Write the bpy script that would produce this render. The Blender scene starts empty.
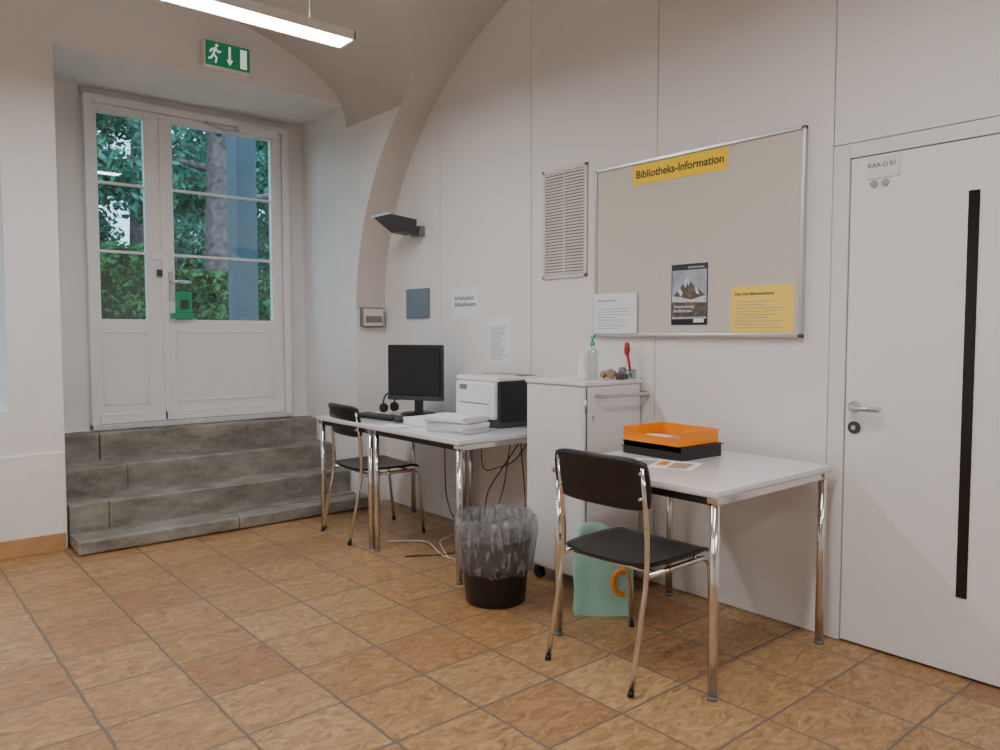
import bpy, bmesh, math, random
import numpy as np
from mathutils import Vector, Matrix
random.seed(4); rng=np.random.default_rng(7)
scene=bpy.context.scene
COL=scene.collection

# ------------------------------------------------------------------ materials
def new_mat(name):
    m=bpy.data.materials.new(name); m.use_nodes=True
    nt=m.node_tree; b=nt.nodes['Principled BSDF']
    return m,nt,b
def N(nt,t,**k):
    n=nt.nodes.new(t)
    for a,v in k.items(): setattr(n,a,v)
    return n
def mat(name,col,rough=.5,metal=0,var=.06,scale=8,bump=0,bscale=60,emit=0,coat=0,spec=None):
    m,nt,b=new_mat(name)
    tc=N(nt,'ShaderNodeTexCoord')
    nz=N(nt,'ShaderNodeTexNoise'); nz.inputs['Scale'].default_value=scale; nz.inputs['Detail'].default_value=4
    nt.links.new(tc.outputs['Object'],nz.inputs['Vector'])
    r=N(nt,'ShaderNodeValToRGB')
    r.color_ramp.elements[0].position=.3; r.color_ramp.elements[1].position=.7
    r.color_ramp.elements[0].color=tuple(c*(1-var) for c in col)+(1,)
    r.color_ramp.elements[1].color=tuple(min(1,c*(1+var)) for c in col)+(1,)
    nt.links.new(nz.outputs['Fac'],r.inputs['Fac'])
    nt.links.new(r.outputs['Color'],b.inputs['Base Color'])
    b.inputs['Roughness'].default_value=rough; b.inputs['Metallic'].default_value=metal
    if spec is not None: b.inputs['Specular IOR Level'].default_value=spec
    if coat: b.inputs['Coat Weight'].default_value=coat
    if emit:
        nt.links.new(r.outputs['Color'],b.inputs['Emission Color']); b.inputs['Emission Strength'].default_value=emit
    if bump:
        n2=N(nt,'ShaderNodeTexNoise'); n2.inputs['Scale'].default_value=bscale; n2.inputs['Detail'].default_value=5
        nt.links.new(tc.outputs['Object'],n2.inputs['Vector'])
        bp=N(nt,'ShaderNodeBump'); bp.inputs['Strength'].default_value=bump; bp.inputs['Distance'].default_value=.01
        nt.links.new(n2.outputs['Fac'],bp.inputs['Height']); nt.links.new(bp.outputs['Normal'],b.inputs['Normal'])
    return m

M={}
M['plaster']=mat('plaster_white',(.80,.795,.79),.85,var=.03,scale=3,bump=.25,bscale=14)
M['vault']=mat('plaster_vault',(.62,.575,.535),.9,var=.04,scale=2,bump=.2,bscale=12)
M['panel']=mat('wall_panel_paint',(.77,.75,.74),.6,var=.015,scale=2)
M['seam']=mat('seam_dark',(.10,.09,.08),.8)
M['door']=mat('door_paint',(.81,.805,.81),.38,var=.01)
M['frame']=mat('door_frame_paint',(.75,.735,.73),.45,var=.01)
M['woodwhite']=mat('white_lacquered_wood',(.82,.82,.83),.4,var=.02)
M['base']=mat('baseboard_terracotta',(.48,.27,.12),.5,var=.15)
M['tabletop']=mat('laminate_white',(.80,.81,.84),.16,var=.01,coat=.3)
M['tedge']=mat('laminate_edge',(.62,.62,.62),.4)
M['chrome']=mat('chrome',(.72,.71,.70),.14,1,var=.02)
M['alu']=mat('aluminium',(.60,.60,.60),.35,1,var=.02)
M['black']=mat('black_plastic',(.008,.008,.008),.4)
M['blackg']=mat('black_gloss',(.006,.006,.008),.12)
M['seat']=mat('seat_black_wood',(.008,.007,.007),.36,var=.2,scale=20)
M['dgrey']=mat('dark_grey_metal',(.05,.05,.055),.45)
M['mgrey']=mat('grey_metal',(.20,.21,.22),.4,.3)
M['bgrey']=mat('bluegrey_panel',(.16,.20,.26),.3)
M['cab']=mat('cabinet_lightgrey',(.76,.76,.77),.4,var=.01)
M['white']=mat('white_plastic',(.82,.82,.82),.4,var=.01)
M['paper']=mat('paper_white',(.82,.84,.88),.7,var=.01)
M['ink']=mat('printed_ink',(.04,.04,.05),.7)
M['linkgrey']=mat('printed_ink_grey',(.34,.34,.36),.7)
M['yellow']=mat('paper_yellow',(.96,.70,.12),.6,var=.02)
M['yellow2']=mat('banner_yellow',(1.0,.68,.0),.6,var=.0)
M['board']=mat('pinboard_linen',(.62,.58,.52),.85,var=.04,scale=120)
M['orange']=mat('orange_plastic',(1.0,.28,.0),.35)
M['red']=mat('red_paint',(.45,.012,.01),.3)
M['green']=mat('sign_green',(.01,.20,.10),.4,emit=.3)
M['signwhite']=mat('sign_white',(.85,.9,.87),.4,emit=.5)
M['gcap']=mat('green_cap',(.05,.45,.15),.4)
M['mint']=mat('mint_paper_bag',(.36,.68,.60),.6,var=.08,scale=5,bump=.5,bscale=9)
M['sky']=mat('poster_sky',(.38,.45,.53),.5,var=.25,scale=14)
M['mount']=mat('poster_rock',(.12,.095,.08),.5,var=.6,scale=40)
M['snow']=mat('poster_snow',(.66,.68,.72),.5,var=.3,scale=50)
M['brown']=mat('bread_brown',(.45,.30,.18),.8,var=.2,scale=30)
M['screen']=mat('monitor_screen',(.008,.010,.016),.10)
M['vent']=mat('vent_beige',(.70,.67,.62),.5)
M['ventback']=mat('vent_back',(.22,.20,.17),.7)
M['bark']=mat('tree_bark',(.17,.115,.115),.95,var=.6,scale=9,bump=1,bscale=12)
M['grass']=mat('grass',(.05,.10,.04),.95,var=.4,scale=5)
M['pillar']=mat('pillar_bluegrey',(.09,.125,.155),.7,var=.08)

def stone():
    m,nt,b=new_mat('stair_sandstone')
    tc=N(nt,'ShaderNodeTexCoord')
    n1=N(nt,'ShaderNodeTexNoise'); n1.inputs['Scale'].default_value=3.4; n1.inputs['Detail'].default_value=10; n1.inputs['Roughness'].default_value=.72
    mp=N(nt,'ShaderNodeMapping'); mp.inputs['Scale'].default_value=(1,1,2.2)
    nt.links.new(tc.outputs['Object'],mp.inputs['Vector']); nt.links.new(mp.outputs['Vector'],n1.inputs['Vector'])
    r=N(nt,'ShaderNodeValToRGB'); e=r.color_ramp.elements
    e[0].position=.34; e[0].color=(.13,.115,.095,1); e[1].position=.68; e[1].color=(.37,.35,.31,1)
    x=e.new(.5); x.color=(.24,.225,.195,1)
    nt.links.new(n1.outputs['Fac'],r.inputs['Fac'])
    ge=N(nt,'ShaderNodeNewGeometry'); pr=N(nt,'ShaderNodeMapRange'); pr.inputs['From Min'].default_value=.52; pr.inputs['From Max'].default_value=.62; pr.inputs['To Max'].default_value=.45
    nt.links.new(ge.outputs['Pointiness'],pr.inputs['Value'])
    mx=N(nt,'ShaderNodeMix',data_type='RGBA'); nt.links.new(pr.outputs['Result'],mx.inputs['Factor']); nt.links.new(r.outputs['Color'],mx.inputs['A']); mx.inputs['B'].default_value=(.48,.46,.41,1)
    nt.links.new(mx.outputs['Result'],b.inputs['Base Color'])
    b.inputs['Roughness'].default_value=.6
    n2=N(nt,'ShaderNodeTexNoise'); n2.inputs['Scale'].default_value=22; n2.inputs['Detail'].default_value=9
    nt.links.new(tc.outputs['Object'],n2.inputs['Vector'])
    bp=N(nt,'ShaderNodeBump'); bp.inputs['Strength'].default_value=.55; bp.inputs['Distance'].default_value=.015
    nt.links.new(n2.outputs['Fac'],bp.inputs['Height']); nt.links.new(bp.outputs['Normal'],b.inputs['Normal'])
    return m
M['stone']=stone()

TS=.35
def tiles():
    m,nt,b=new_mat('terracotta_tiles'); L=nt.links.new
    tc=N(nt,'ShaderNodeTexCoord')
    mp=N(nt,'ShaderNodeMapping'); mp.inputs['Location'].default_value=(.10,.05,0)
    L(tc.outputs['Object'],mp.inputs['Vector'])
    nw=N(nt,'ShaderNodeTexNoise'); nw.inputs['Scale'].default_value=9; L(mp.outputs['Vector'],nw.inputs['Vector'])
    sub=N(nt,'ShaderNodeVectorMath',operation='SUBTRACT'); L(nw.outputs['Color'],sub.inputs[0]); sub.inputs[1].default_value=(.5,.5,.5)
    sc=N(nt,'ShaderNodeVectorMath',operation='SCALE'); L(sub.outputs[0],sc.inputs[0]); sc.inputs['Scale'].default_value=.014
    add=N(nt,'ShaderNodeVectorMath',operation='ADD'); L(mp.outputs['Vector'],add.inputs[0]); L(sc.outputs[0],add.inputs[1])
    br=N(nt,'ShaderNodeTexBrick'); br.offset=0; br.squash=1
    br.inputs['Scale'].default_value=1; br.inputs['Brick Width'].default_value=TS; br.inputs['Row Height'].default_value=TS
    br.inputs['Mortar Size'].default_value=.0065; br.inputs['Mortar Smooth'].default_value=.4
    L(add.outputs[0],br.inputs['Vector'])
    dv=N(nt,'ShaderNodeVectorMath',operation='DIVIDE'); L(mp.outputs['Vector'],dv.inputs[0]); dv.inputs[1].default_value=(TS,TS,1e6)
    fl=N(nt,'ShaderNodeVectorMath',operation='FLOOR'); L(dv.outputs[0],fl.inputs[0])
    wn=N(nt,'ShaderNodeTexWhiteNoise',noise_dimensions='2D'); L(fl.outputs[0],wn.inputs['Vector'])
    r=N(nt,'ShaderNodeValToRGB'); e=r.color_ramp.elements
    e[0].position=0; e[0].color=(.39,.205,.095,1); e[1].position=1; e[1].color=(.53,.335,.16,1)
    q=e.new(.08); q.color=(.41,.225,.105,1); q=e.new(.3); q.color=(.44,.255,.115,1); q=e.new(.6); q.color=(.49,.295,.135,1); q=e.new(.8); q.color=(.46,.285,.14,1)
    L(wn.outputs['Value'],r.inputs['Fac'])
    ofs=N(nt,'ShaderNodeVectorMath',operation='ADD'); L(mp.outputs['Vector'],ofs.inputs[0]); L(wn.outputs['Color'],ofs.inputs[1])
    st=N(nt,'ShaderNodeMapping'); st.inputs['Scale'].default_value=(1,2.2,1); st.inputs['Rotation'].default_value=(0,0,.5); L(ofs.outputs[0],st.inputs['Vector'])
    n1=N(nt,'ShaderNodeTexNoise'); n1.inputs['Scale'].default_value=8; n1.inputs['Detail'].default_value=10; n1.inputs['Roughness'].default_value=.70; n1.inputs['Distortion'].default_value=2.4
    L(st.outputs[0],n1.inputs['Vector'])
    r2=N(nt,'ShaderNodeValToRGB'); r2.color_ramp.elements[0].position=.34; r2.color_ramp.elements[0].color=(.46,.38,.32,1)
    r2.color_ramp.elements[1].position=.66; r2.color_ramp.elements[1].color=(1.25,1.25,1.22,1)
    L(n1.outputs['Fac'],r2.inputs['Fac'])
    mx=N(nt,'ShaderNodeMix',data_type='RGBA',blend_type='MULTIPLY'); mx.inputs['Factor'].default_value=1
    L(r.outputs['Color'],mx.inputs['A']); L(r2.outputs['Color'],mx.inputs['B'])
    m2=N(nt,'ShaderNodeMix',data_type='RGBA'); L(br.outputs['Fac'],m2.inputs['Factor']); L(mx.outputs['Result'],m2.inputs['A'])
    m2.inputs['B'].default_value=(.16,.13,.105,1)
    L(m2.outputs['Result'],b.inputs['Base Color'])
    rr=N(nt,'ShaderNodeMapRange'); L(n1.outputs['Fac'],rr.inputs['Value']); rr.inputs['To Min'].default_value=.22; rr.inputs['To Max'].default_value=.44
    L(rr.outputs['Result'],b.inputs['Roughness'])
    inv=N(nt,'ShaderNodeMath',operation='MULTIPLY_ADD'); L(br.outputs['Fac'],inv.inputs[0]); inv.inputs[1].default_value=-1
    L(n1.outputs['Fac'],inv.inputs[2])
    bp=N(nt,'ShaderNodeBump'); bp.inputs['Strength'].default_value=.5; bp.inputs['Distance'].default_value=.007
    L(inv.outputs[0],bp.inputs['Height']); L(bp.outputs['Normal'],b.inputs['Normal'])
    return m
M['tiles']=tiles()

def glass(name,tint=(.95,.98,.98),refl=.06,rough=.02):
    m=bpy.data.materials.new(name); m.use_nodes=True; nt=m.node_tree; nt.nodes.clear()
    o=N(nt,'ShaderNodeOutputMaterial'); t=N(nt,'ShaderNodeBsdfTransparent'); t.inputs[0].default_value=tint+(1,)
    g=N(nt,'ShaderNodeBsdfGlossy'); g.inputs['Roughness'].default_value=rough
    x=N(nt,'ShaderNodeMixShader'); x.inputs[0].default_value=refl
    nt.links.new(t.outputs[0],x.inputs[1]); nt.links.new(g.outputs[0],x.inputs[2]); nt.links.new(x.outputs[0],o.inputs[0]); return m
M['glass']=glass('window_glass')
M['clear']=glass('clear_plastic',(.82,.88,.9),.2,.1)
def bagmat():
    m=bpy.data.materials.new('bin_bag_film'); m.use_nodes=True; nt=m.node_tree; nt.nodes.clear(); L=nt.links.new
    o=N(nt,'ShaderNodeOutputMaterial'); t=N(nt,'ShaderNodeBsdfTransparent'); t.inputs[0].default_value=(.84,.84,.85,1)
    g=N(nt,'ShaderNodeBsdfPrincipled'); g.inputs['Base Color'].default_value=(.56,.56,.57,1); g.inputs['Roughness'].default_value=.14
    tc=N(nt,'ShaderNodeTexCoord'); mp=N(nt,'ShaderNodeMapping'); mp.inputs['Scale'].default_value=(1.6,1.6,.5)
    nz=N(nt,'ShaderNodeTexNoise'); nz.inputs['Scale'].default_value=12; nz.inputs['Detail'].default_value=5; nz.inputs['Distortion'].default_value=2
    L(tc.outputs['Object'],mp.inputs['Vector']); L(mp.outputs['Vector'],nz.inputs['Vector'])
    bp=N(nt,'ShaderNodeBump'); bp.inputs['Strength'].default_value=1; bp.inputs['Distance'].default_value=.05
    L(nz.outputs['Fac'],bp.inputs['Height']); L(bp.outputs['Normal'],g.inputs['Normal'])
    r=N(nt,'ShaderNodeMapRange'); L(nz.outputs['Fac'],r.inputs['Value']); r.inputs['From Min'].default_value=.42; r.inputs['From Max'].default_value=.68
    r.inputs['To Min'].default_value=.20; r.inputs['To Max'].default_value=.55
    x=N(nt,'ShaderNodeMixShader'); L(r.outputs['Result'],x.inputs[0]); L(t.outputs[0],x.inputs[1]); L(g.outputs[0],x.inputs[2]); L(x.outputs[0],o.inputs[0]); return m
M['bag']=bagmat()
def emis(name,col,s):
    m=bpy.data.materials.new(name); m.use_nodes=True; nt=m.node_tree; nt.nodes.clear()
    o=N(nt,'ShaderNodeOutputMaterial'); e=N(nt,'ShaderNodeEmission'); e.inputs[0].default_value=col+(1,); e.inputs[1].default_value=s
    nt.links.new(e.outputs[0],o.inputs[0]); return m
LAMP=48
M['tube']=emis('lamp_diffuser',(1,.975,.965),LAMP)
M['tubeup']=emis('lamp_uplight',(1,.95,.91),LAMP*.10)
def leaf(name,c0,c1,c2,scale=2.2):
    m,nt,b=new_mat(name); L=nt.links.new
    tc=N(nt,'ShaderNodeTexCoord'); nz=N(nt,'ShaderNodeTexNoise'); nz.inputs['Scale'].default_value=scale; nz.inputs['Detail'].default_value=8
    L(tc.outputs['Object'],nz.inputs['Vector'])
    r=N(nt,'ShaderNodeValToRGB'); e=r.color_ramp.elements; e[0].position=.35; e[0].color=c0+(1,); e[1].position=.68; e[1].color=c2+(1,)
    q=e.new(.5); q.color=c1+(1,)
    L(nz.outputs['Fac'],r.inputs['Fac']); L(r.outputs['Color'],b.inputs['Base Color']); b.inputs['Roughness'].default_value=.6
    return m
M['leaf']=leaf('tree_leaves',(.02,.11,.07),(.07,.26,.16),(.24,.52,.42))
M['hleaf']=leaf('hedge_leaves',(.010,.06,.014),(.03,.16,.04),(.08,.30,.08),5)
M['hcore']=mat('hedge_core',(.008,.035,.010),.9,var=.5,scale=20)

# ------------------------------------------------------------------ mesh builder
class MB:
    def __init__(s,name): s.name=name; s.bm=bmesh.new(); s.mats=[]
    def mi(s,k):
        if k not in s.mats: s.mats.append(k)
        return s.mats.index(k)
    def _fin(s,faces,k,smooth=False):
        i=s.mi(k)
        for f in faces: f.material_index=i; f.smooth=smooth
    def box(s,a,b,k,bev=0,rot=None,seg=2,cuts=0):
        c=Vector([(a[i]+b[i])/2 for i in range(3)]); d=[abs(b[i]-a[i]) for i in range(3)]
        mt=Matrix.Translation(c)
        if rot is not None: mt=mt@rot
        mt=mt@Matrix.Diagonal((*d,1))
        t=bmesh.new(); bmesh.ops.create_cube(t,size=1,matrix=mt)
        if bev: bmesh.ops.bevel(t,geom=t.edges[:],offset=bev,segments=seg,affect='EDGES',profile=.5)
        if cuts:
            ed=[e for e in t.edges if e.calc_length()>.1]
            bmesh.ops.subdivide_edges(t,edges=ed,cuts=cuts,use_grid_fill=True)
            for v in t.verts:
                p=v.co; v.co=p+Vector((0,.002*math.sin(p.x*13+p.z*20)+.0015*math.sin(p.x*41+1),.0015*math.sin(p.x*11+p.y*19)+.001*math.sin(p.x*33)))
        s._merge(t,k,False)
    def _merge(s,t,k,smooth):
        i=s.mi(k); vm={}
        for v in t.verts: vm[v]=s.bm.verts.new(v.co)
        for f in t.faces:
            try: nf=s.bm.faces.new([vm[v] for v in f.verts])
            except ValueError: continue
            nf.material_index=i; nf.smooth=smooth
        t.free()
    def tube(s,pts,r,k,seg=14,cap=True):
        pts=[Vector(p) for p in pts]; n=len(pts)
        rs=r if isinstance(r,(list,tuple)) else [r]*n
        rings=[]; up=None
        for i,p in enumerate(pts):
            d=(pts[min(i+1,n-1)]-pts[max(i-1,0)]).normalized()
            if up is None:
                up=Vector((0,0,1)) if abs(d.z)<.9 else Vector((1,0,0))
            x=d.cross(up)
            if x.length<1e-4: x=d.orthogonal()
            x.normalize(); y=x.cross(d).normalized(); up=y
            rings.append([s.bm.verts.new(p+rs[i]*(math.cos(2*math.pi*j/seg)*x+math.sin(2*math.pi*j/seg)*y)) for j in range(seg)])
        fs=[]
        for i in range(n-1):
            for j in range(seg):
                fs.append(s.bm.faces.new((rings[i][j],rings[i][(j+1)%seg],rings[i+1][(j+1)%seg],rings[i+1][j])))
        s._fin(fs,k,True)
        if cap: s._fin([s.bm.faces.new(rings[0][::-1]),s.bm.faces.new(rings[-1])],k,False)
    def lathe(s,prof,c,k,seg=32,wav=0,nw=9,smooth=True,cap=False):
        rings=[]
        for (r,z) in prof:
            ph=z*11
            rings.append([s.bm.verts.new((c[0]+(r+wav*math.sin(nw*2*math.pi*j/seg+ph)+wav*.6*math.sin(5*2*math.pi*j/seg-2*ph))*math.cos(2*math.pi*j/seg),
                                          c[1]+(r+wav*math.sin(nw*2*math.pi*j/seg+ph)+wav*.6*math.sin(5*2*math.pi*j/seg-2*ph))*math.sin(2*math.pi*j/seg),
                                          c[2]+z+(wav*1.2*math.sin(7*2*math.pi*j/seg+2) if wav else 0))) for j in range(seg)])
        fs=[]
        for i in range(len(prof)-1):
            for j in range(seg): fs.append(s.bm.faces.new((rings[i][j],rings[i][(j+1)%seg],rings[i+1][(j+1)%seg],rings[i+1][j])))
        s._fin(fs,k,smooth)
        if cap: s._fin([s.bm.faces.new(rings[0][::-1]),s.bm.faces.new(rings[-1])],k,False)
    def poly(s,pts,k):
        f=s.bm.faces.new([s.bm.verts.new(p) for p in pts]); s._fin([f],k)
    def slab(s,fn,nu,nv,th,k,smooth=True):
        top=[];bot=[]
        for i in range(nu+1):
            a=[];b=[]
            for j in range(nv+1):
                p,n=fn(-1+2*i/nu,-1+2*j/nv); p=Vector(p); n=Vector(n).normalized()
                a.append(s.bm.verts.new(p+n*th/2)); b.append(s.bm.verts.new(p-n*th/2))
            top.append(a);bot.append(b)
        fs=[]
        F=s.bm.faces.new
        for i in range(nu):
            for j in range(nv):
                fs.append(F((top[i][j],top[i+1][j],top[i+1][j+1],top[i][j+1])))
                fs.append(F((bot[i][j],bot[i][j+1],bot[i+1][j+1],bot[i+1][j])))
        s._fin(fs,k,smooth); fs=[]
        for i in range(nu):
            fs.append(F((top[i][0],bot[i][0],bot[i+1][0],top[i+1][0]))); fs.append(F((top[i][nv],top[i+1][nv],bot[i+1][nv],bot[i][nv])))
        for j in range(nv):
            fs.append(F((top[0][j],top[0][j+1],bot[0][j+1],bot[0][j]))); fs.append(F((top[nu][j],bot[nu][j],bot[nu][j+1],top[nu][j+1])))
        s._fin(fs,k,False)
    def done(s,loc=(0,0,0),rz=0):
        bmesh.ops.recalc_face_normals(s.bm,faces=s.bm.faces[:])
        me=bpy.data.meshes.new(s.name); s.bm.to_mesh(me); s.bm.free()
        for k in s.mats: me.materials.append(M[k])
        o=bpy.data.objects.new(s.name,me); COL.objects.link(o); o.location=loc; o.rotation_euler=(0,0,rz)
        return o

def bend(pts,r=.04,n=5):
    pts=[Vector(p) for p in pts]; out=[pts[0]]
    for i in range(1,len(pts)-1):
        a,b,c=pts[i-1],pts[i],pts[i+1]
        u=(a-b); v=(c-b); rr=min(r,u.length*.45,v.length*.45)
        p0=b+u.normalized()*rr; p2=b+v.normalized()*rr
        for j in range(n+1):
            t=j/n; out.append((1-t)**2*p0+2*t*(1-t)*b+t*t*p2)
    out.append(pts[-1]); return out

def text(parent,name,body,size,origin,wall,k,align='LEFT',ext=.0004,off=0):
    cu=bpy.data.curves.new(name,'FONT'); cu.body=body; cu.size=size; cu.extrude=ext; cu.align_x=align; cu.offset=off
    o=bpy.data.objects.new(name,cu); COL.objects.link(o); cu.materials.append(M[k])
    if wall=='right': cols=((0,-1,0),(0,0,1),(-1,0,0))
    else: cols=((1,0,0),(0,0,1),(0,-1,0))
    R=Matrix([[cols[j][i] for j in range(3)] for i in range(3)]).to_4x4()
    o.parent=parent; o.matrix_local=Matrix.Translation(origin)@R
    return o

WX=3.2; YE=6.30
# ------------------------------------------------------------------ ROOM
m=MB('floor'); m.box((-3.2,-2.8,-.1),(3.45,YE,0),'tiles'); m.done()

m=MB('wall_right')
m.box((WX+.02,-2.7,0),(WX+.25,5.16,3.7),'seam')
g=.0022
for (y0,y1,z0) in [(-2.7,.53,0),(.53,1.587,2.106),(1.587,2.518,0),(2.518,3.472,0),(3.472,4.414,0),(4.414,5.16,0)]:
    m.box((WX,y0+g,z0+(g if z0 else 0.004)),(WX+.02,y1-(g if y1<5 else -.01),3.7),'panel',bev=.001,seg=1)
m.done()
m=MB('wall_pier'); m.box((2.95,5.16,0),(3.45,YE,3.7),'plaster'); m.done()
m=MB('wall_back')
m.box((.98,5.26,3.045),(2.96,YE,3.7),'plaster')
m.box((.70,5.26,0),(.98,YE,3.7),'plaster')
m.box((-.62,5.26,0),(.70,YE,.86),'plaster')
m.box((-.62,5.26,3.02),(.70,YE,3.7),'plaster')
m.box((-3.2,5.26,0),(-.62,YE,3.7),'plaster')
m.box((-3.2,5.238,0),(.975,5.262,.60),'plaster',bev=.008)
m.box((.97,6.04,0),(1.29,6.16,3.05),'plaster'); m.box((2.80,6.04,0),(2.96,6.16,3.05),'plaster')
m.box((1.28,6.04,2.985),(2.81,6.16,3.05),'plaster')
m.box((.98,6.0,0),(2.95,YE,.625),'plaster')
m.poly([(-.62,5.262,.86),(.70,5.262,.86),(.70,6.0,.99),(-.62,6.0,.99)],'plaster')
m.done()
m=MB('wall_left'); m.box((-3.2,-2.8,0),(-3.0,5.3,3.7),'plaster'); m.done()
m=MB('wall_front'); m.box((-3.2,-2.9,0),(3.45,-2.7,3.7),'plaster'); m.done()
m=MB('baseboard_back'); m.box((-3.0,5.222,0),(.965,5.238,.105),'base',bev=.003); m.done()

# vaulted ceiling
def YA(z):
    q=max(0,min(1,(z-1.5)/2.05)); return 5.159-2.4*(1-math.sqrt(1-q*q))
def XB(z):
    if z<=2.9: return 2.949
    q=min(1,(z-2.9)/.65); return 2.949-1.82*(1-math.sqrt(max(0,1-q*q)))
zs=[1.5+2.05*math.sin(math.pi/2*i/70) for i in range(71)]; zs[-1]=3.55
bm=bmesh.new()
def strip(rows,k):
    vs=[[bm.verts.new(p) for p in r] for r in rows]
    for i in range(len(vs)-1):
        for j in range(len(vs[0])-1):
            f=bm.faces.new((vs[i][j],vs[i+1][j],vs[i+1][j+1],vs[i][j+1])); f.smooth=True; f.material_index=k
strip([[(3.26,YA(z),z),(XB(z),YA(z),z)] for z in zs],0)
low=[z for z in zs if z<=2.9]; hi=[low[-1]]+[z for z in zs if z>2.9]
strip([[(XB(z),YA(z),z),(XB(z),5.17,z)] for z in low],1)
strip([[(XB(z),YA(z),z),(XB(z),5.29,z)] for z in hi],0)
strip([[(-3.1,-2.8,3.55),(3.26,-2.8,3.55)],[(-3.1,2.76,3.55),(3.26,2.76,3.55)]],0)
strip([[(-3.1,2.76,3.55),(1.13,2.76,3.55)],[(-3.1,5.29,3.55),(1.13,5.29,3.55)]],0)
me=bpy.data.meshes.new('ceiling'); bm.to_mesh(me); bm.free(); me.materials.append(M['vault']); me.materials.append(M['plaster'])
o=bpy.data.objects.new('ceiling',me); COL.objects.link(o)
m=MB('light_block_slab'); m.box((-3.2,-2.9,3.7),(3.45,YE,3.8),'vault'); m.done()  # unseen cover above the vault, added to keep sky light from leaking in

# stairs
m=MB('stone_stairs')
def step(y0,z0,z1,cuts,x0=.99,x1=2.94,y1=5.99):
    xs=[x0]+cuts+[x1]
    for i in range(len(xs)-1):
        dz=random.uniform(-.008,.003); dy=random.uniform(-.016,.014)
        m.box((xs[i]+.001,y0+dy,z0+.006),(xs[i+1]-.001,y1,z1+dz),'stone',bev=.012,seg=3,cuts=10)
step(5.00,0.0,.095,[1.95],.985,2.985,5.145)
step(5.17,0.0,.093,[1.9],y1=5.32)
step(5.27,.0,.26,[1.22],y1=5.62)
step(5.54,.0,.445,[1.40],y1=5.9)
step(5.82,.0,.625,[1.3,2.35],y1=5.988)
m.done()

# glazed double door
m=MB('door_1'); D='woodwhite'
m.box((1.29,5.97,.626),(1.34,6.08,2.985),D,.004); m.box((2.745,5.97,.626),(2.80,6.08,2.985),D,.004)
m.box((1.34,5.97,2.935),(2.745,6.08,2.985),D,.004); m.box((1.29,5.95,.628),(2.80,6.08,.665),'tedge',.004)
def leafd(x0,x1,gx0,gx1):
    zb,zg0,zg1,zt=.668,1.42,2.875,2.932
    m.box((x0,6.0,zb),(gx0,6.05,zt),D,.004); m.box((gx1,6.0,zb),(x1,6.05,zt),D,.004)
    m.box((gx0,6.0,zg1),(gx1,6.05,zt),D,.003); m.box((gx0,6.0,zb),(gx1,6.05,zg0),D,.003)
    for i in (1,2):
        z=zg0+(zg1-zg0)*i/3; m.box((gx0,6.008,z-.009),(gx1,6.042,z+.009),D,.003)
    for (za,zc) in ((.80,1.335),):
        a,b_=gx0+.01,gx1-.01
        for q in ((a,za,b_,za+.014),(a,zc-.014,b_,zc),(a,za,a+.014,zc),(b_-.014,za,b_,zc)):
            m.box((q[0],5.995,q[1]),(q[2],6.002,q[3]),D,.002)
    m.box((x0+.004,5.985,zb),(x1-.004,6.002,zb+.07),D,.005)
    m.box((gx0+.002,6.02,zg0),(gx1-.002,6.026,zg1),'glass')
leafd(1.343,1.815,1.375,1.685); leafd(1.819,2.742,1.885,2.655)
m.box((1.79,5.985,.67),(1.835,6.002,2.93),D,.004)
m.box((2.38,5.93,2.885),(2.70,5.985,2.95),'white',.008); m.tube([(2.5,5.95,2.9),(2.25,5.94,2.885),(2.12,5.99,2.93)],.008,'alu')
m.box((1.838,5.990,1.56),(1.872,6.0,1.78),'alu',.003); m.tube(bend([(1.855,5.99,1.70),(1.855,5.93,1.70),(1.98,5.93,1.70)],.02),.013,'chrome')
m.box((1.75,5.975,1.74),(1.79,5.985,1.79),'dgrey'); m.box((1.72,5.980,1.86),(1.80,5.988,1.93),'paper')
m.box((1.84,5.94,1.43),(2.0,5.988,1.47),'green',.004); m.box((1.88,5.945,1.47),(1.99,5.988,1.63),'green',.006); m.box((1.905,5.94,1.50),(1.965,5.946,1.57),'dgrey',.002)
m.done()

m=MB('window_1')
m.box((-.62,6.0,.99),(.70,6.06,1.05),D,.004);m.box((-.62,6.0,2.95),(.70,6.06,3.02),D,.004)
for x in (-.62,.01,.64): m.box((x,6.0,1.05),(x+.06,6.06,2.95),D,.004)
for z in (1.66,2.3): m.box((-.56,6.01,z),(.64,6.05,z+.025),D,.003)
m.box((-.56,6.03,1.05),(.64,6.035,2.95),'glass'); m.done()

# right door
m=MB('door_2'); X=WX
m.box((X-.006,1.514,.003),(X+.019,1.584,2.103),'frame',.002); m.box((X-.006,.534,.003),(X+.019,.604,2.103),'frame',.002)
m.box((X-.006,.604,2.044),(X+.019,1.514,2.103),'frame',.002)
m.box((X,.608,.010),(X+.019,1.510,2.040),'door',.002)
m.box((X-.004,1.028,.31),(X+.002,1.066,1.85),'blackg',.001)
m.tube([(X-.008,1.47,1.01),(X,1.47,1.01)],.026,'alu',24); m.tube([(X-.008,1.47,.925),(X,1.47,.925)],.026,'dgrey',24); m.tube([(X-.012,1.47,.925),(X-.006,1.47,.925)],.010,'alu',16)
m.tube(bend([(X-.005,1.47,1.01),(X-.055,1.47,1.01),(X-.055,1.345,1.01)],.02),.0115,'alu')
dr=m.done()
m=MB('room_number_plate'); m.box((X-.005,1.315,1.945),(X-.001,1.445,2.035),'frame',.001); 
m.tube([(X-.0065,1.415,1.925),(X-.004,1.415,1.925)],.015,'linkgrey',20); m.tube([(X-.0065,1.37,1.925),(X-.004,1.37,1.925)],.015,'linkgrey',20)
m.tube([(X-.004,1.415,1.925),(X-.001,1.415,1.925)],.015,'white',20)
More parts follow.
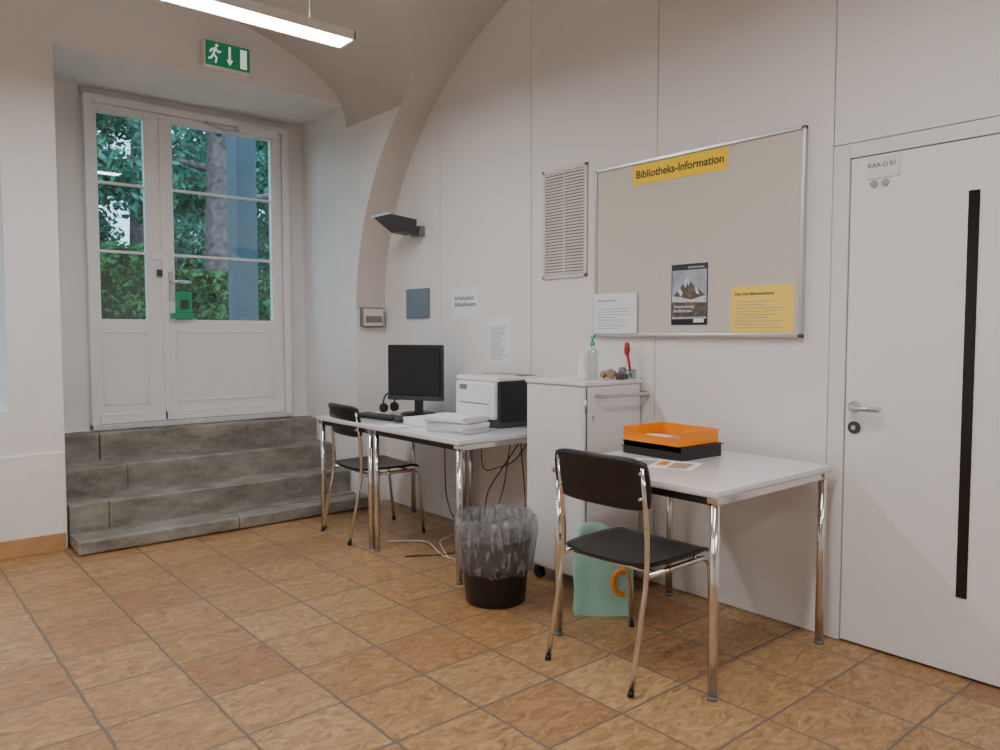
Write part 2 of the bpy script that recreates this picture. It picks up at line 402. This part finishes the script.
s=m.done(); text(s,'label','KAA-D 01',.026,(X-.0056,1.44,1.99),'right','ink')

# ------------------------------------------------------------------ wall things
m=MB('air_vent_grille')
y0,y1,z0,z1=3.0,3.362,1.64,2.28
m.box((X-.004,y0,z0),(X-.0005,y1,z1),'ventback')
for q in ((y0,y0+.022,z0,z1),(y1-.022,y1,z0,z1),(y0,y1,z0,z0+.022),(y0,y1,z1-.022,z1)): m.box((X-.012,q[0],q[2]),(X-.001,q[1],q[3]),'vent',.002)
n=34
for i in range(n):
    z=z0+.03+(z1-z0-.06)*i/(n-1); m.box((X-.012,y0+.02,z-.005),(X-.004,y1-.02,z+.005),'vent')
m.box((X-.0125,(y0+y1)/2-.005,z0),(X-.003,(y0+y1)/2+.005,z1),'vent'); m.done()

m=MB('pinboard')
y0,y1,z0,z1=1.700,2.925,1.30,2.218
m.box((X-.022,y0+.01,z0+.01),(X-.001,y1-.01,z1-.01),'board')
w=.018
for q in ((y0,y0+w,z0,z1),(y1-w,y1,z0,z1),(y0,y1,z0,z0+w),(y0,y1,z1-w,z1)): m.box((X-.030,q[0],q[2]),(X-.001,q[1],q[3]),'alu',.003)
m.done()
XB_=X-.0225
m=MB('library_information_banner'); m.box((XB_-.002,2.086,2.092),(XB_,2.655,2.196),'yellow2'); s=m.done()
text(s,'lettering','Bibliotheks-Information',.056,(XB_-.0024,2.370,2.127),'right','ink','CENTER',off=.0012)
def lines(m,x,ya,yb,za,zb,n,k='linkgrey',h=.004):
    for i in range(n):
        z=zb-(zb-za)*i/max(1,n-1); m.box((x-.0006,yb-(yb-ya)*random.uniform(.55,1),z-h/2),(x,yb,z+h/2),k)
m=MB('notice_white_sheet'); m.box((X-.033,2.615,1.318),(X-.0315,2.918,1.535),'paper'); lines(m,X-.0332,2.65,2.89,1.345,1.45,8,h=.003); s=m.done()
text(s,'heading','Wie drucke ich?',.02,(X-.0334,2.89,1.49),'right','ink')
m=MB('mountain_poster')
a,b_,c,d=2.185,2.400,1.36,1.662; x=XB_-.0015
m.box((x,a,c),(XB_,b_,d),'ink'); m.box((x-.0006,a+.006,c+.006),(x,b_-.006,d-.03),'sky')
m.poly([(x-.0009,b_-.006,1.50),(x-.0009,2.36,1.53),(x-.0009,2.325,1.57),(x-.0009,2.30,1.60),(x-.0009,2.28,1.57),(x-.0009,2.245,1.54),(x-.0009,a+.006,1.50),(x-.0009,a+.006,1.40),(x-.0009,b_-.006,1.40)],'mount')
m.poly([(x-.0012,2.328,1.565),(x-.0012,2.30,1.60),(x-.0012,2.286,1.575),(x-.0012,2.295,1.555),(x-.0012,2.305,1.57),(x-.0012,2.312,1.545)],'snow')
m.poly([(x-.0012,2.36,1.53),(x-.0012,2.345,1.545),(x-.0012,2.33,1.52),(x-.0012,2.34,1.50)],'snow')
m.poly([(x-.0012,2.26,1.55),(x-.0012,2.245,1.54),(x-.0012,2.23,1.51),(x-.0012,2.25,1.515)],'snow')
m.poly([(x-.0012,b_-.006,1.505),(x-.0012,2.35,1.50),(x-.0012,2.28,1.485),(x-.0012,a+.006,1.505),(x-.0012,a+.006,1.47),(x-.0012,b_-.006,1.475)],'snow')
m.box((x-.001,a+.006,c+.006),(x-.0006,b_-.006,1.39),'black'); m.box((x-.0012,a+.02,c+.012),(x-.0009,a+.08,c+.03),'paper')
m.box((x-.001,a+.02,d-.022),(x-.0006,b_-.10,d-.014),'linkgrey')
s=m.done(); text(s,'title','Unterstützung\nHochschulen',.021,(x-.0013,2.385,1.445),'right','paper')
m=MB('notice_yellow_sheet'); m.box((XB_-.0012,1.74,1.322),(XB_,2.055,1.538),'yellow'); lines(m,XB_-.0012,1.78,2.03,1.345,1.465,9,'linkgrey',h=.003); s=m.done()
text(s,'heading','Neu: Die Bibliothekskarte',.019,(XB_-.0016,2.035,1.495),'right','ink',off=.0003)
m=MB('workplace_sign_sheet'); m.box((X-.002,3.985,1.42),(X-.0005,4.275,1.63),'paper'); s=m.done()
text(s,'lettering','Arbeitsplatz\nBibliothekare',.044,(X-.0024,4.25,1.545),'right','ink',off=.0004)
m=MB('opening_hours_sheet'); m.box((X-.002,3.655,1.12),(X-.0005,3.875,1.422),'paper'); lines(m,X-.002,3.68,3.86,1.15,1.36,18); m.done()
m=MB('switch_panel'); m.box((X-.02,4.545,1.43),(X-.001,4.83,1.645),'bgrey',.004); m.box((X-.022,4.555,1.44),(X-.0195,4.82,1.635),'bgrey',.001); m.done()
m=MB('wall_socket_box'); m.box((2.975,5.115,1.365),(3.165,5.158,1.515),'ventback',.006); m.box((2.985,5.108,1.375),(3.155,5.116,1.505),'vent',.002); m.box((3.0,5.104,1.40),(3.14,5.109,1.45),'ventback'); m.done()

m=MB('wall_uplighter')
m.box((X-.05,4.60,2.02),(X-.001,4.72,2.09),'mgrey',.004)
m.tube([(X-.03,4.66,2.06),(X-.12,4.67,2.07)],.016,'dgrey')
P=[(2.87,4.56,2.145),(3.10,4.56,2.125),(3.10,4.78,2.125),(2.87,4.78,2.145)]
Q=[(3.0,4.60,2.04),(3.12,4.60,2.03),(3.12,4.74,2.03),(3.0,4.74,2.04)]
m.poly(P,'alu'); m.poly(Q,'dgrey')
for i in range(4): j=(i+1)%4; m.poly([P[i],P[j],Q[j],Q[i]],'dgrey')
m.box((2.865,4.555,2.14),(2.88,4.785,2.152),'alu')
m.done()

m=MB('exit_sign'); dx,dz=.04,-.018
m.box((1.812+dx,5.20,3.112+dz),(2.132+dx,5.258,3.285+dz),'white',.004)
m.box((1.822+dx,5.196,3.120+dz),(2.122+dx,5.202,3.277+dz),'green')
y=5.1955
def fl(pts,k='signwhite'): m.poly([(p[0]+dx,y,p[1]+dz) for p in pts],k)
fl([(2.055,3.135),(2.10,3.135),(2.10,3.262),(2.055,3.262)])
fl([(1.975,3.262),(1.99,3.262),(1.99,3.175),(2.005,3.175),(1.9825,3.138),(1.96,3.175),(1.975,3.175)])
m.tube([(1.895+dx,y,3.252+dz),(1.895+dx,y-.002,3.252+dz)],.010,'signwhite')
for p in ([(1.888,3.237),(1.872,3.19)],[(1.888,3.232),(1.862,3.222),(1.850,3.205)],[(1.886,3.232),(1.906,3.21),(1.922,3.218)],[(1.872,3.192),(1.895,3.17),(1.885,3.138)],[(1.872,3.192),(1.857,3.165),(1.838,3.16)]):
    m.tube([(q[0]+dx,y,q[1]+dz) for q in p],.006,'signwhite',8)
m.done()

# pendant lamps
def pendant(cx,cy,z=2.9,L=1.5):
    m=MB('pendant_lamp'); w=.085
    m.box((cx-L/2,cy-w,z),(cx+L/2,cy-w+.012,z+.05),'white',.002); m.box((cx-L/2,cy+w-.012,z),(cx+L/2,cy+w,z+.05),'white',.002)
    m.box((cx-L/2,cy-w,z),(cx-L/2+.012,cy+w,z+.05),'white',.002); m.box((cx+L/2-.012,cy-w,z),(cx+L/2,cy+w,z+.05),'white',.002)
    m.box((cx-L/2+.012,cy-w+.012,z+.006),(cx+L/2-.012,cy+w-.012,z+.012),'tube')
    m.box((cx-L/2+.012,cy-w+.012,z+.035),(cx+L/2-.012,cy+w-.012,z+.04),'white')
    m.box((cx-L/2+.05,cy-.05,z+.0405),(cx+L/2-.05,cy+.05,z+.043),'tubeup')
    m.box((cx-.1,cy-.03,z+.045),(cx+.1,cy+.03,z+.085),'white',.004)
    for s_ in (-1,1): m.tube([(cx+s_*L*.35,cy,z+.045),(cx+s_*L*.35,cy,3.545)],.0025,'alu',6)
    return m.done()
pendant(1.365,3.76,2.88)
pendant(1.365,1.1); pendant(-1.2,3.76); pendant(-1.2,1.1); pendant(1.365,-1.3)  # further pendants out of view, added to light the room

# ------------------------------------------------------------------ furniture
TZ=.765; T1=TZ+.0015
def table(x0,x1,y0,y1,zt=TZ):
    cx,cy=(x0+x1)/2,(y0+y1)/2; hx,hy=(x1-x0)/2,(y1-y0)/2
    m=MB('office_table')
    m.box((-hx,-hy,zt-.022),(hx,hy,zt),'tabletop',.003)
    m.box((-hx+.001,-hy+.001,zt-.026),(hx-.001,hy-.001,zt-.0225),'tedge')
    i=.03
    for sx in (-1,1):
        for sy in (-1,1):
            px,py=sx*(hx-i),sy*(hy-i)
            m.tube([(px,py,.012),(px,py,zt-.027)],.0175,'chrome',20); m.tube([(px,py,0),(px,py,.014)],.019,'mgrey',16)
            m.box((px-.022,py-.022,zt-.05),(px+.022,py+.022,zt-.027),'chrome',.004)
    for sy in (-1,1): m.box((-hx+i,sy*(hy-i)-.012,zt-.058),(hx-i,sy*(hy-i)+.012,zt-.030),'chrome' if sy<0 else 'black',.002)
    for sx in (-1,1): m.box((sx*(hx-i)-.012,-hy+i,zt-.058),(sx*(hx-i)+.012,hy-i,zt-.030),'black',.002)
    return m.done((cx,cy,0))
table(2.295,3.135,1.525,2.37)
table(2.375,3.16,3.13,4.015)
table(2.375,3.16,4.022,4.70)

def chair(loc,rz=0):
    m=MB('stacking_chair'); r=.0105
    for s_ in (-1,1):
        y=s_*.212
        m.tube(bend([(-.262,y,.008),(-.175,y,.42),(-.178,y,.60),(-.205,y,.83)],.12,8),r,'chrome')
        m.tube(bend([(.268,y,.008),(.225,y,.425),(-.172,y,.425)],.06,8),r,'chrome')
        m.tube([(-.264,y,0),(-.260,y,.02)],.0125,'black'); m.tube([(.2685,y,0),(.267,y,.02)],.0125,'black')
    for xx in (-.12,.16): m.tube([(xx,-.212,.425),(xx,.212,.425)],.009,'chrome')
    def seat(u,v):
        x=u*math.sqrt(1-.22*v*v*abs(u)**3); y=v*math.sqrt(1-.22*u*u*abs(v)**3)
        z=.455-.012*(1-v*v)*(1-u*u)-(.018*max(0,(u-.6)/.4)**2)+.006*abs(v)**3
        return (.035+.23*x,.23*y,z),(.15*max(0,(u-.6)),0,1)
    m.slab(seat,18,18,.014,'seat')
    def back(u,v):
        y=.236*u*(1-.05*abs(v)**3); z=.764+.10*v*math.sqrt(1-.30*abs(u)**6)
        x=-.198-.022*(1-u*u)-.03*(z-.775)/.2
        return (x+.004,y,z),(1,-.18*u,.1)
    m.slab(back,20,10,.013,'seat')
    for s_ in (-1,1):
        for z in (.715,.81): m.tube([(-.215,s_*.205,z),(-.184,s_*.205,z)],.006,'alu',10)
    return m.done(loc,rz)
chair((2.376,1.975,0),math.radians(1)); chair((2.61,4.38,0),math.radians(-5))

# roll cabinet
m=MB('roller_cabinet')
x0,x1,y0,y1=2.755,3.185,2.60,3.02
m.box((x0,y0,.085),(x1,y1,1.055),'cab',.004); m.box((x0-.008,y0-.008,1.056),(x1+.005,y1+.005,1.078),'cab',.004)
m.box((x0-.004,y0+.012,.10),(x0,y1-.012,1.045),'cab',.002)
m.box((x0+.02,y0-.004,.10),(x1-.012,y0,1.045),'cab',.002)
m.box((x0+.012,y0-.0025,.09),(x0+.018,y0,1.05),'seam')
for z in (.16,.96): m.tube([(x0+.006,y0-.006,z-.03),(x0+.006,y0-.006,z+.03)],.006,'alu')
m.tube([(x0+.06,y0-.012,.90),(x0+.06,y0-.003,.90)],.010,'alu')
m.tube(bend([(x0+.08,y0,1.005),(x0+.08,y0-.06,1.005),(x1+.005,y0-.06,1.005),(x1+.005,y0,1.005)],.02),.0095,'alu')
for px in (x0+.05,x1-.05):
    for py in (y0+.05,y1-.05):
        m.tube([(px,py,.05),(px,py,.086)],.010,'alu'); m.tube([(px-.012,py,.032),(px+.012,py,.032)],.032,'black',20); m.box((px-.02,py-.02,.04),(px+.02,py+.02,.07),'black',.004)
m.done()

# letter trays
def tray(name,cx,cy,z,k,h,sx=.26,sy=.34):
    m=MB(name); t=.004
    m.box((-sx/2,-sy/2,0),(sx/2,sy/2,t),k)
    m.box((-sx/2,-sy/2,t),(-sx/2+t,sy/2,h*.6),k,.001); m.box((sx/2-t,-sy/2,t),(sx/2,sy/2,h),k,.001)
    m.box((-sx/2+t,sy/2-t,t),(sx/2-t,sy/2,h),k,.001); m.box((-sx/2+t,-sy/2,t),(sx/2-t,-sy/2+t,h),k,.001)
    m.box((-sx/2-.006,-sy/2-.006,h*.6-.004),(-sx/2,sy/2+.006,h*.6),k)
    m.box((-sx/2,-sy/2-.006,h-.005),(sx/2,-sy/2,h),k); m.box((-sx/2,sy/2,h-.005),(sx/2,sy/2+.006,h),k); m.box((sx/2,-sy/2-.006,h-.005),(sx/2+.006,sy/2+.006,h),k)
    if k=='orange': m.box((-.10,-.13,t),(.09,.14,t+.010),'brown'); m.box((-.09,.0,t+.010),(.03,.13,t+.014),'paper',rot=Matrix.Rotation(.2,4,'Z'))
    return m.done((cx,cy,z),math.radians(-3))
tray('letter_tray_black',2.86,2.150,T1,'black',.058,.28,.34)
tray('letter_tray_orange',2.855,2.155,T1+.0605,'orange',.062,.27,.33)
m=MB('flyer'); m.box((-.105,-.148,0),(.105,.148,.0012),'paper'); m.box((-.08,-.12,.0012),(.06,-.04,.0016),'brown'); m.box((-.03,-.02,.0012),(.07,.02,.0016),'orange'); m.box((-.07,.04,.0012),(.07,.11,.0016),'linkgrey'); m.done((2.60,2.00,T1),.35)

# bin
m=MB('waste_bin')
m.lathe([(.0,.004),(.142,.0),(.148,.01),(.172,.27),(.178,.32),(.182,.325),(.172,.32),(.164,.27),(.14,.015),(.0,.015)],(0,0,0),'black',40)
m.lathe([(.168,.155),(.178,.16),(.190,.20),(.199,.27),(.205,.35),(.203,.40),(.195,.43),(.185,.42),(.172,.36),(.160,.28),(.14,.15),(.1,.10),(.0,.09)],(0,0,0),'bag',90,.005,13)
m.done((2.40,2.86,0))

# paper carrier bag (crumpled paper, subdivided sides)
m=MB('paper_carrier_bag')
a=.135;d=.065;h=.31
cs=[(-a,-d),(a,-d),(a,d),(-a,d)]
for i in range(4):
    p,q=cs[i],cs[(i+1)%4]; nu,nv=8,10; V=[]
    for u in range(nu+1):
        row=[]
        for v in range(nv+1):
            s_=u/nu; t=v/nv; px=p[0]+(q[0]-p[0])*s_; py=p[1]+(q[1]-p[1])*s_
            py*=1-.35*t; e=math.sin(math.pi*s_)*.008*math.sin(t*9+i*2+s_*5)
            n_=Vector((q[1]-p[1],-(q[0]-p[0]),0)).normalized()
            row.append(m.bm.verts.new((px+n_.x*e,py+n_.y*e,h*t+ (.008*math.sin(s_*9+i) if v==nv else 0))))
        V.append(row)
    m._fin([m.bm.faces.new((V[u][v],V[u+1][v],V[u+1][v+1],V[u][v+1])) for u in range(nu) for v in range(nv)],'mint',True)
m.poly([(-a,-d,.002),(a,-d,.002),(a,d,.002),(-a,d,.002)],'mint')
m.slab(lambda u,v:((-.045+.075*u,-.01+.012*math.sin(3*v+2*u),.25+.18*v-.02*u*u),(0,1,.1)),8,8,.004,'mint')
m.slab(lambda u,v:((.05+.06*u,.02+.01*math.sin(4*v+u),.22+.15*v-.03*u*u),(0,1,.1)),8,8,.004,'paper')
for yy in (-.045,.045): m.tube([(.055*math.cos(t),yy,.30+.10*math.sin(t)) for t in np.linspace(0,math.pi,14)],.004,'orange' if yy<0 else 'paper',8)
m.tube([(.085+.04*math.cos(t),-.066+.012*(math.sin(t)+1)*.3,.16+.055*math.sin(t)) for t in np.linspace(1.1,5.0,18)],.012,'orange',10)
m.done((2.685,2.405,0),math.radians(-45))

# monitor
m=MB('computer_monitor')
m.box((-.205,-.02,.10),(.205,.02,.475),'black',.008); m.box((-.187,-.0225,.135),(.187,-.019,.457),'screen'); m.box((-.15,.02,.18),(.15,.055,.40),'black',.015)
m.box((-.03,.03,.01),(.03,.055,.25),'dgrey',.005)
m.lathe([(0,0),(.115,0),(.12,.006),(.11,.014),(.03,.02),(0,.02)],(0,.03,0),'black',32)
m.box((-.205,-.021,.102),(.205,-.0195,.130),'dgrey')
m.done((2.90,4.29,T1),math.radians(-62))
m=MB('keyboard'); m.box((-.22,-.075,0),(.22,.075,.016),'black',.004)
for i in range(5):
    for j in range(18):
        m.box((-.208+j*.0232,-.064+i*.026,.016),(-.208+j*.0232+.019,-.064+i*.026+.021,.021),'dgrey')
m.done((2.62,4.30,T1),math.radians(-84))
m=MB('computer_mouse')
m.slab(lambda u,v:((.03*u*math.sqrt(1-v*v*.5),.05*v*math.sqrt(1-u*u*.5),.012+.02*(1-u*u)*(1-v*v*.8)),(0,0,1)),10,10,.018,'dgrey'); m.done((2.60,4.02,T1),-1.5)
m=MB('headset')
m.tube([( .06*math.cos(t),0,.068+.065*math.sin(t)) for t in np.linspace(-.4,math.pi+.4,18)],.006,'black',8)
for s_ in (-1,1): m.tube([(s_*.068,0,.034),(s_*.045,0,.034)],.032,'black',20)
m.done((2.87,4.58,T1),.3)
m=MB('desk_papers'); m.box((-.06,-.09,0),(.06,.09,.002),'paper'); m.done((2.46,3.86,T1),.2)

# printer
m=MB('laser_printer')
x0,x1,y0,y1,z0=2.83,3.17,3.36,3.76,T1
m.box((x0+.02,y0+.004,z0),(x1,y1-.004,z0+.05),'dgrey',.006)
m.box((x0,y0+.03,z0+.045),(x1-.13,y1,z0+.265),'white',.018,seg=3)
m.box((x0+.03,y0,z0+.03),(x1,y0+.034,z0+.275),'black',.008)
m.box((x1-.14,y0+.01,z0+.045),(x1,y1,z0+.30),'black',.012)
m.box((x0+.02,y0+.03,z0+.255),(x1-.12,y1,z0+.285),'white',.012)
m.box((x0+.01,y0+.004,z0+.27),(x1,y1+.002,z0+.297),'white',.008)
m.box((x0+.06,y0+.08,z0+.297),(x1-.08,y1-.08,z0+.300),'tedge',.001)
m.box((x0-.006,y0+.07,z0+.06),(x0+.004,y1-.05,z0+.13),'white',.004); m.box((x0-.002,y0+.07,z0+.135),(x0+.002,y1-.05,z0+.139),'dgrey')
m.box((x0-.10,y0+.09,z0+.058),(x0+.01,y1-.07,z0+.064),'white',.002)
m.box((x0-.003,y1-.12,z0+.215),(x0+.002,y1-.05,z0+.245),'mgrey',.002)
m.done()
m=MB('paper_stack')
z=0
for i in range(8):
    h_=random.choice([.006,.012,.016]); dx,dy=random.uniform(-.012,.012),random.uniform(-.015,.015)
    m.box((-.105+dx,-.148+dy,z),(.105+dx,.148+dy,z+h_),'paper' if i%4!=2 else 'tedge',.001,rot=Matrix.Rotation(random.uniform(-.12,.12),4,'Z')); z+=h_+.0004
m.done((2.60,3.44,T1),math.radians(12))
m=MB('paper_stack'); m.box((-.105,-.148,0),(.105,.148,.03),'paper',.001); m.box((-.10,-.14,.03),(.11,.15,.042),'paper',.001,rot=Matrix.Rotation(.1,4,'Z')); m.done((2.66,3.78,T1),-.1)

# things on the cabinet
def bottle(name,loc,h,r,body,cap):
    m=MB(name); m.lathe([(0,0),(r*.95,0),(r,.006),(r,h*.62),(r*.75,h*.7),(r*.38,h*.74),(r*.38,h*.78)],(0,0,0),body,24)
    m.lathe([(r*.45,h*.76),(r*.45,h*.86),(r*.2,h*.87),(r*.18,h*.96),(0,h*.96)],(0,0,0),cap,16)
    m.box((-r*.98,-.002,h*.15),(-r*.96,.002,h*.5),cap)
    m.box((-.006,-.03,h*.94),(.006,.012,h),cap,.002); 
    return m.done(loc,-.5)
bottle('hand_sanitizer_bottle',(2.90,2.75,1.079),.16,.028,'white','white')
bottle('soap_dispenser_bottle',(2.98,2.755,1.079),.225,.028,'clear','gcap')
m=MB('crumpled_napkin')
m.slab(lambda u,v:((.045*u,.035*v,.02+.018*math.sin(5*u+2*v)*math.cos(4*v)+.014*(1-u*u)*(1-v*v)),(0,0,1)),14,14,.012,'brown'); m.done((3.03,2.68,1.079),.3)
m=MB('tape_dispenser'); m.box((-.045,-.022,0),(.045,.022,.025),'dgrey',.006); m.tube([(.005,-.014,.04),(.005,.014,.04)],.024,'mgrey',20); m.done((3.06,2.62,1.079),.4)
m=MB('red_marker_in_cup'); m.lathe([(0,0),(.025,0),(.028,.05),(.026,.05),(.024,.004),(0,.004)],(0,0,0),'clear',20)
m.tube([(.0,.0,.006),(-.006,.012,.09),(-.01,.018,.13)],[.006,.007,.008],'red'); m.lathe([(.0,.12),(.012,.125),(.016,.15),(.013,.185),(0,.195)],(-.012,.02,0),'red',14)
m.done((3.145,2.63,1.079))

# cables
m=MB('power_cables')
def cab(pts,r=.0035,k='black'): m.tube(bend(pts,.08,6),r,k,8)
cab([(3.175,3.55,.72),(3.175,3.5,.35),(3.12,3.42,.08),(3.05,3.5,.006),(2.85,3.75,.006),(2.7,3.6,.006),(2.45,3.75,.006)])
cab([(3.18,3.62,.72),(3.17,3.70,.30),(3.08,3.72,.10),(3.15,3.45,.22),(3.18,3.3,.70)])
cab([(3.18,4.2,.72),(3.17,4.15,.30),(3.10,4.0,.006),(2.8,3.9,.006),(2.62,3.55,.006)],.003,'white')
cab([(3.18,3.95,.72),(3.16,3.9,.4),(3.17,3.6,.5),(3.18,3.4,.72)])
cab([(3.17,3.75,.72),(3.14,3.72,.25),(3.05,3.62,.006),(2.95,3.35,.006),(2.7,3.3,.006),(2.62,3.6,.006),(2.75,3.95,.006),(2.55,4.1,.006)],.003,'white')
cab([(3.18,4.35,.72),(3.15,4.3,.2),(3.1,4.15,.05),(3.12,3.86,.03)],.004)
cab([(3.18,3.48,.72),(3.12,3.62,.5),(3.10,3.78,.3),(3.12,3.84,.03)],.004)
m.box((3.08,3.55,.0),(3.16,3.85,.04),'white',.005)
m.done()

# ------------------------------------------------------------------ outside
m=MB('ground'); m.box((-25,YE+.02,.35),(35,60,.5),'grass'); m.done()
m=MB('porch_pillar'); m.box((2.83,7.15,.5),(3.02,7.42,4.2),'pillar',.01); m.box((2.80,7.10,.5),(3.05,7.47,.62),'pillar',.01); m.box((2.80,7.10,4.2),(3.05,7.47,4.35),'pillar',.01); m.done()
def leaves(name,pts,size,k):
    n=len(pts); c=pts
    a=rng.normal(size=(n,3)); a/=np.linalg.norm(a,axis=1)[:,None]
    b=rng.normal(size=(n,3)); b-=a*(a*b).sum(1)[:,None]; b/=np.linalg.norm(b,axis=1)[:,None]
    s=(size*rng.uniform(.5,1.2,n))[:,None]
    v=np.stack([c+a*s,c+b*s*.45,c-a*s,c-b*s*.45],1).reshape(-1,3)
    f=np.arange(4*n).reshape(-1,4)
    me=bpy.data.meshes.new(name); me.from_pydata(v.tolist(),[],f.tolist()); me.materials.append(M[k])
    o=bpy.data.objects.new(name,me); COL.objects.link(o); return o
n=60000
hp=np.stack([rng.uniform(-3,9,n),11.65+rng.uniform(0,1,n)**2*1.2,.5+rng.uniform(0,1,n)*1.75],1)
hp[:,2]+=.45*(hp[:,0]<3.5)*(hp[:,2]>1.5)*(hp[:,2]-1.5)
h=leaves('hedge',hp,.06,'hleaf')
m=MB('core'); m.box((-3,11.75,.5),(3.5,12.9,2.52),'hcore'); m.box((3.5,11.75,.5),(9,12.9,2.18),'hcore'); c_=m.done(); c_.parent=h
def tree(loc,H,r,blobs):
    m=MB('garden_tree'); pts=[(0,0,0),(.03,0,.6),(.0,.04,H*.3),(.06,0,H*.65),(.02,0,H)]
    m.tube(pts,[r*1.35,r*1.05,r,r*.8,r*.4],'bark',18)
    for i in range(7):
        z=H*(.42+.08*i); t=i*2.3; m.tube([(0,0,z),(1.1*math.cos(t),1.1*math.sin(t),z+.3),(2.3*math.cos(t),2.3*math.sin(t),z+.1)],[r*.3,r*.2,r*.06],'bark',8)
    P=[]
    for (bx,by,bz,rad,cnt) in blobs:
        q=rng.normal(size=(cnt,3)); q/=np.linalg.norm(q,axis=1)[:,None]; q*=rad*rng.uniform(.2,1,(cnt,1))**.5; q[:,2]*=.65
        P.append(q+np.array([bx,by,bz]))
    t=m.done(loc)
    f=leaves('foliage',np.concatenate(P),.10,'leaf'); f.parent=t
    return t
def rb(k,zr=(2.4,7),sp=2.6,cnt=1500,yr=(-1.5,1.5)):
    return [(random.uniform(-sp,sp),random.uniform(*yr),random.uniform(*zr),random.uniform(.7,1.3),cnt) for _ in range(k)]
tree((5.62,15.2,.5),8,.25,rb(8,(3.4,7.5),2.8,1500,(.9,2.2)))
tree((9.3,18,.5),9,.25,rb(18,(1.0,7),2.4))
tree((2.6,19,.5),9,.22,rb(16,(1.2,7),2.8))
tree((-1.5,17,.5),9,.25,rb(8,(1.5,8),2.8))
tree((6.6,24,.5),11,.3,rb(24,(.6,8),4.2)+rb(16,(.8,4),4.5))
tree((11.5,25,.5),10,.3,rb(18,(.8,7),3.5))

w=bpy.data.worlds.new('World'); scene.world=w; w.use_nodes=True; nt=w.node_tree; bg=nt.nodes['Background']
bg.inputs[0].default_value=(.50,.78,1.0,1); bg.inputs[1].default_value=2.9

# ------------------------------------------------------------------ camera
cam=bpy.data.cameras.new('camera'); co=bpy.data.objects.new('camera',cam); COL.objects.link(co)
cam.sensor_width=36; cam.lens=765/1000*36; cam.clip_start=.05; cam.clip_end=200
co.location=(0,0,1.32)
co.rotation_euler=(math.radians(90-3.14),0,math.radians(-40.35))
scene.camera=co
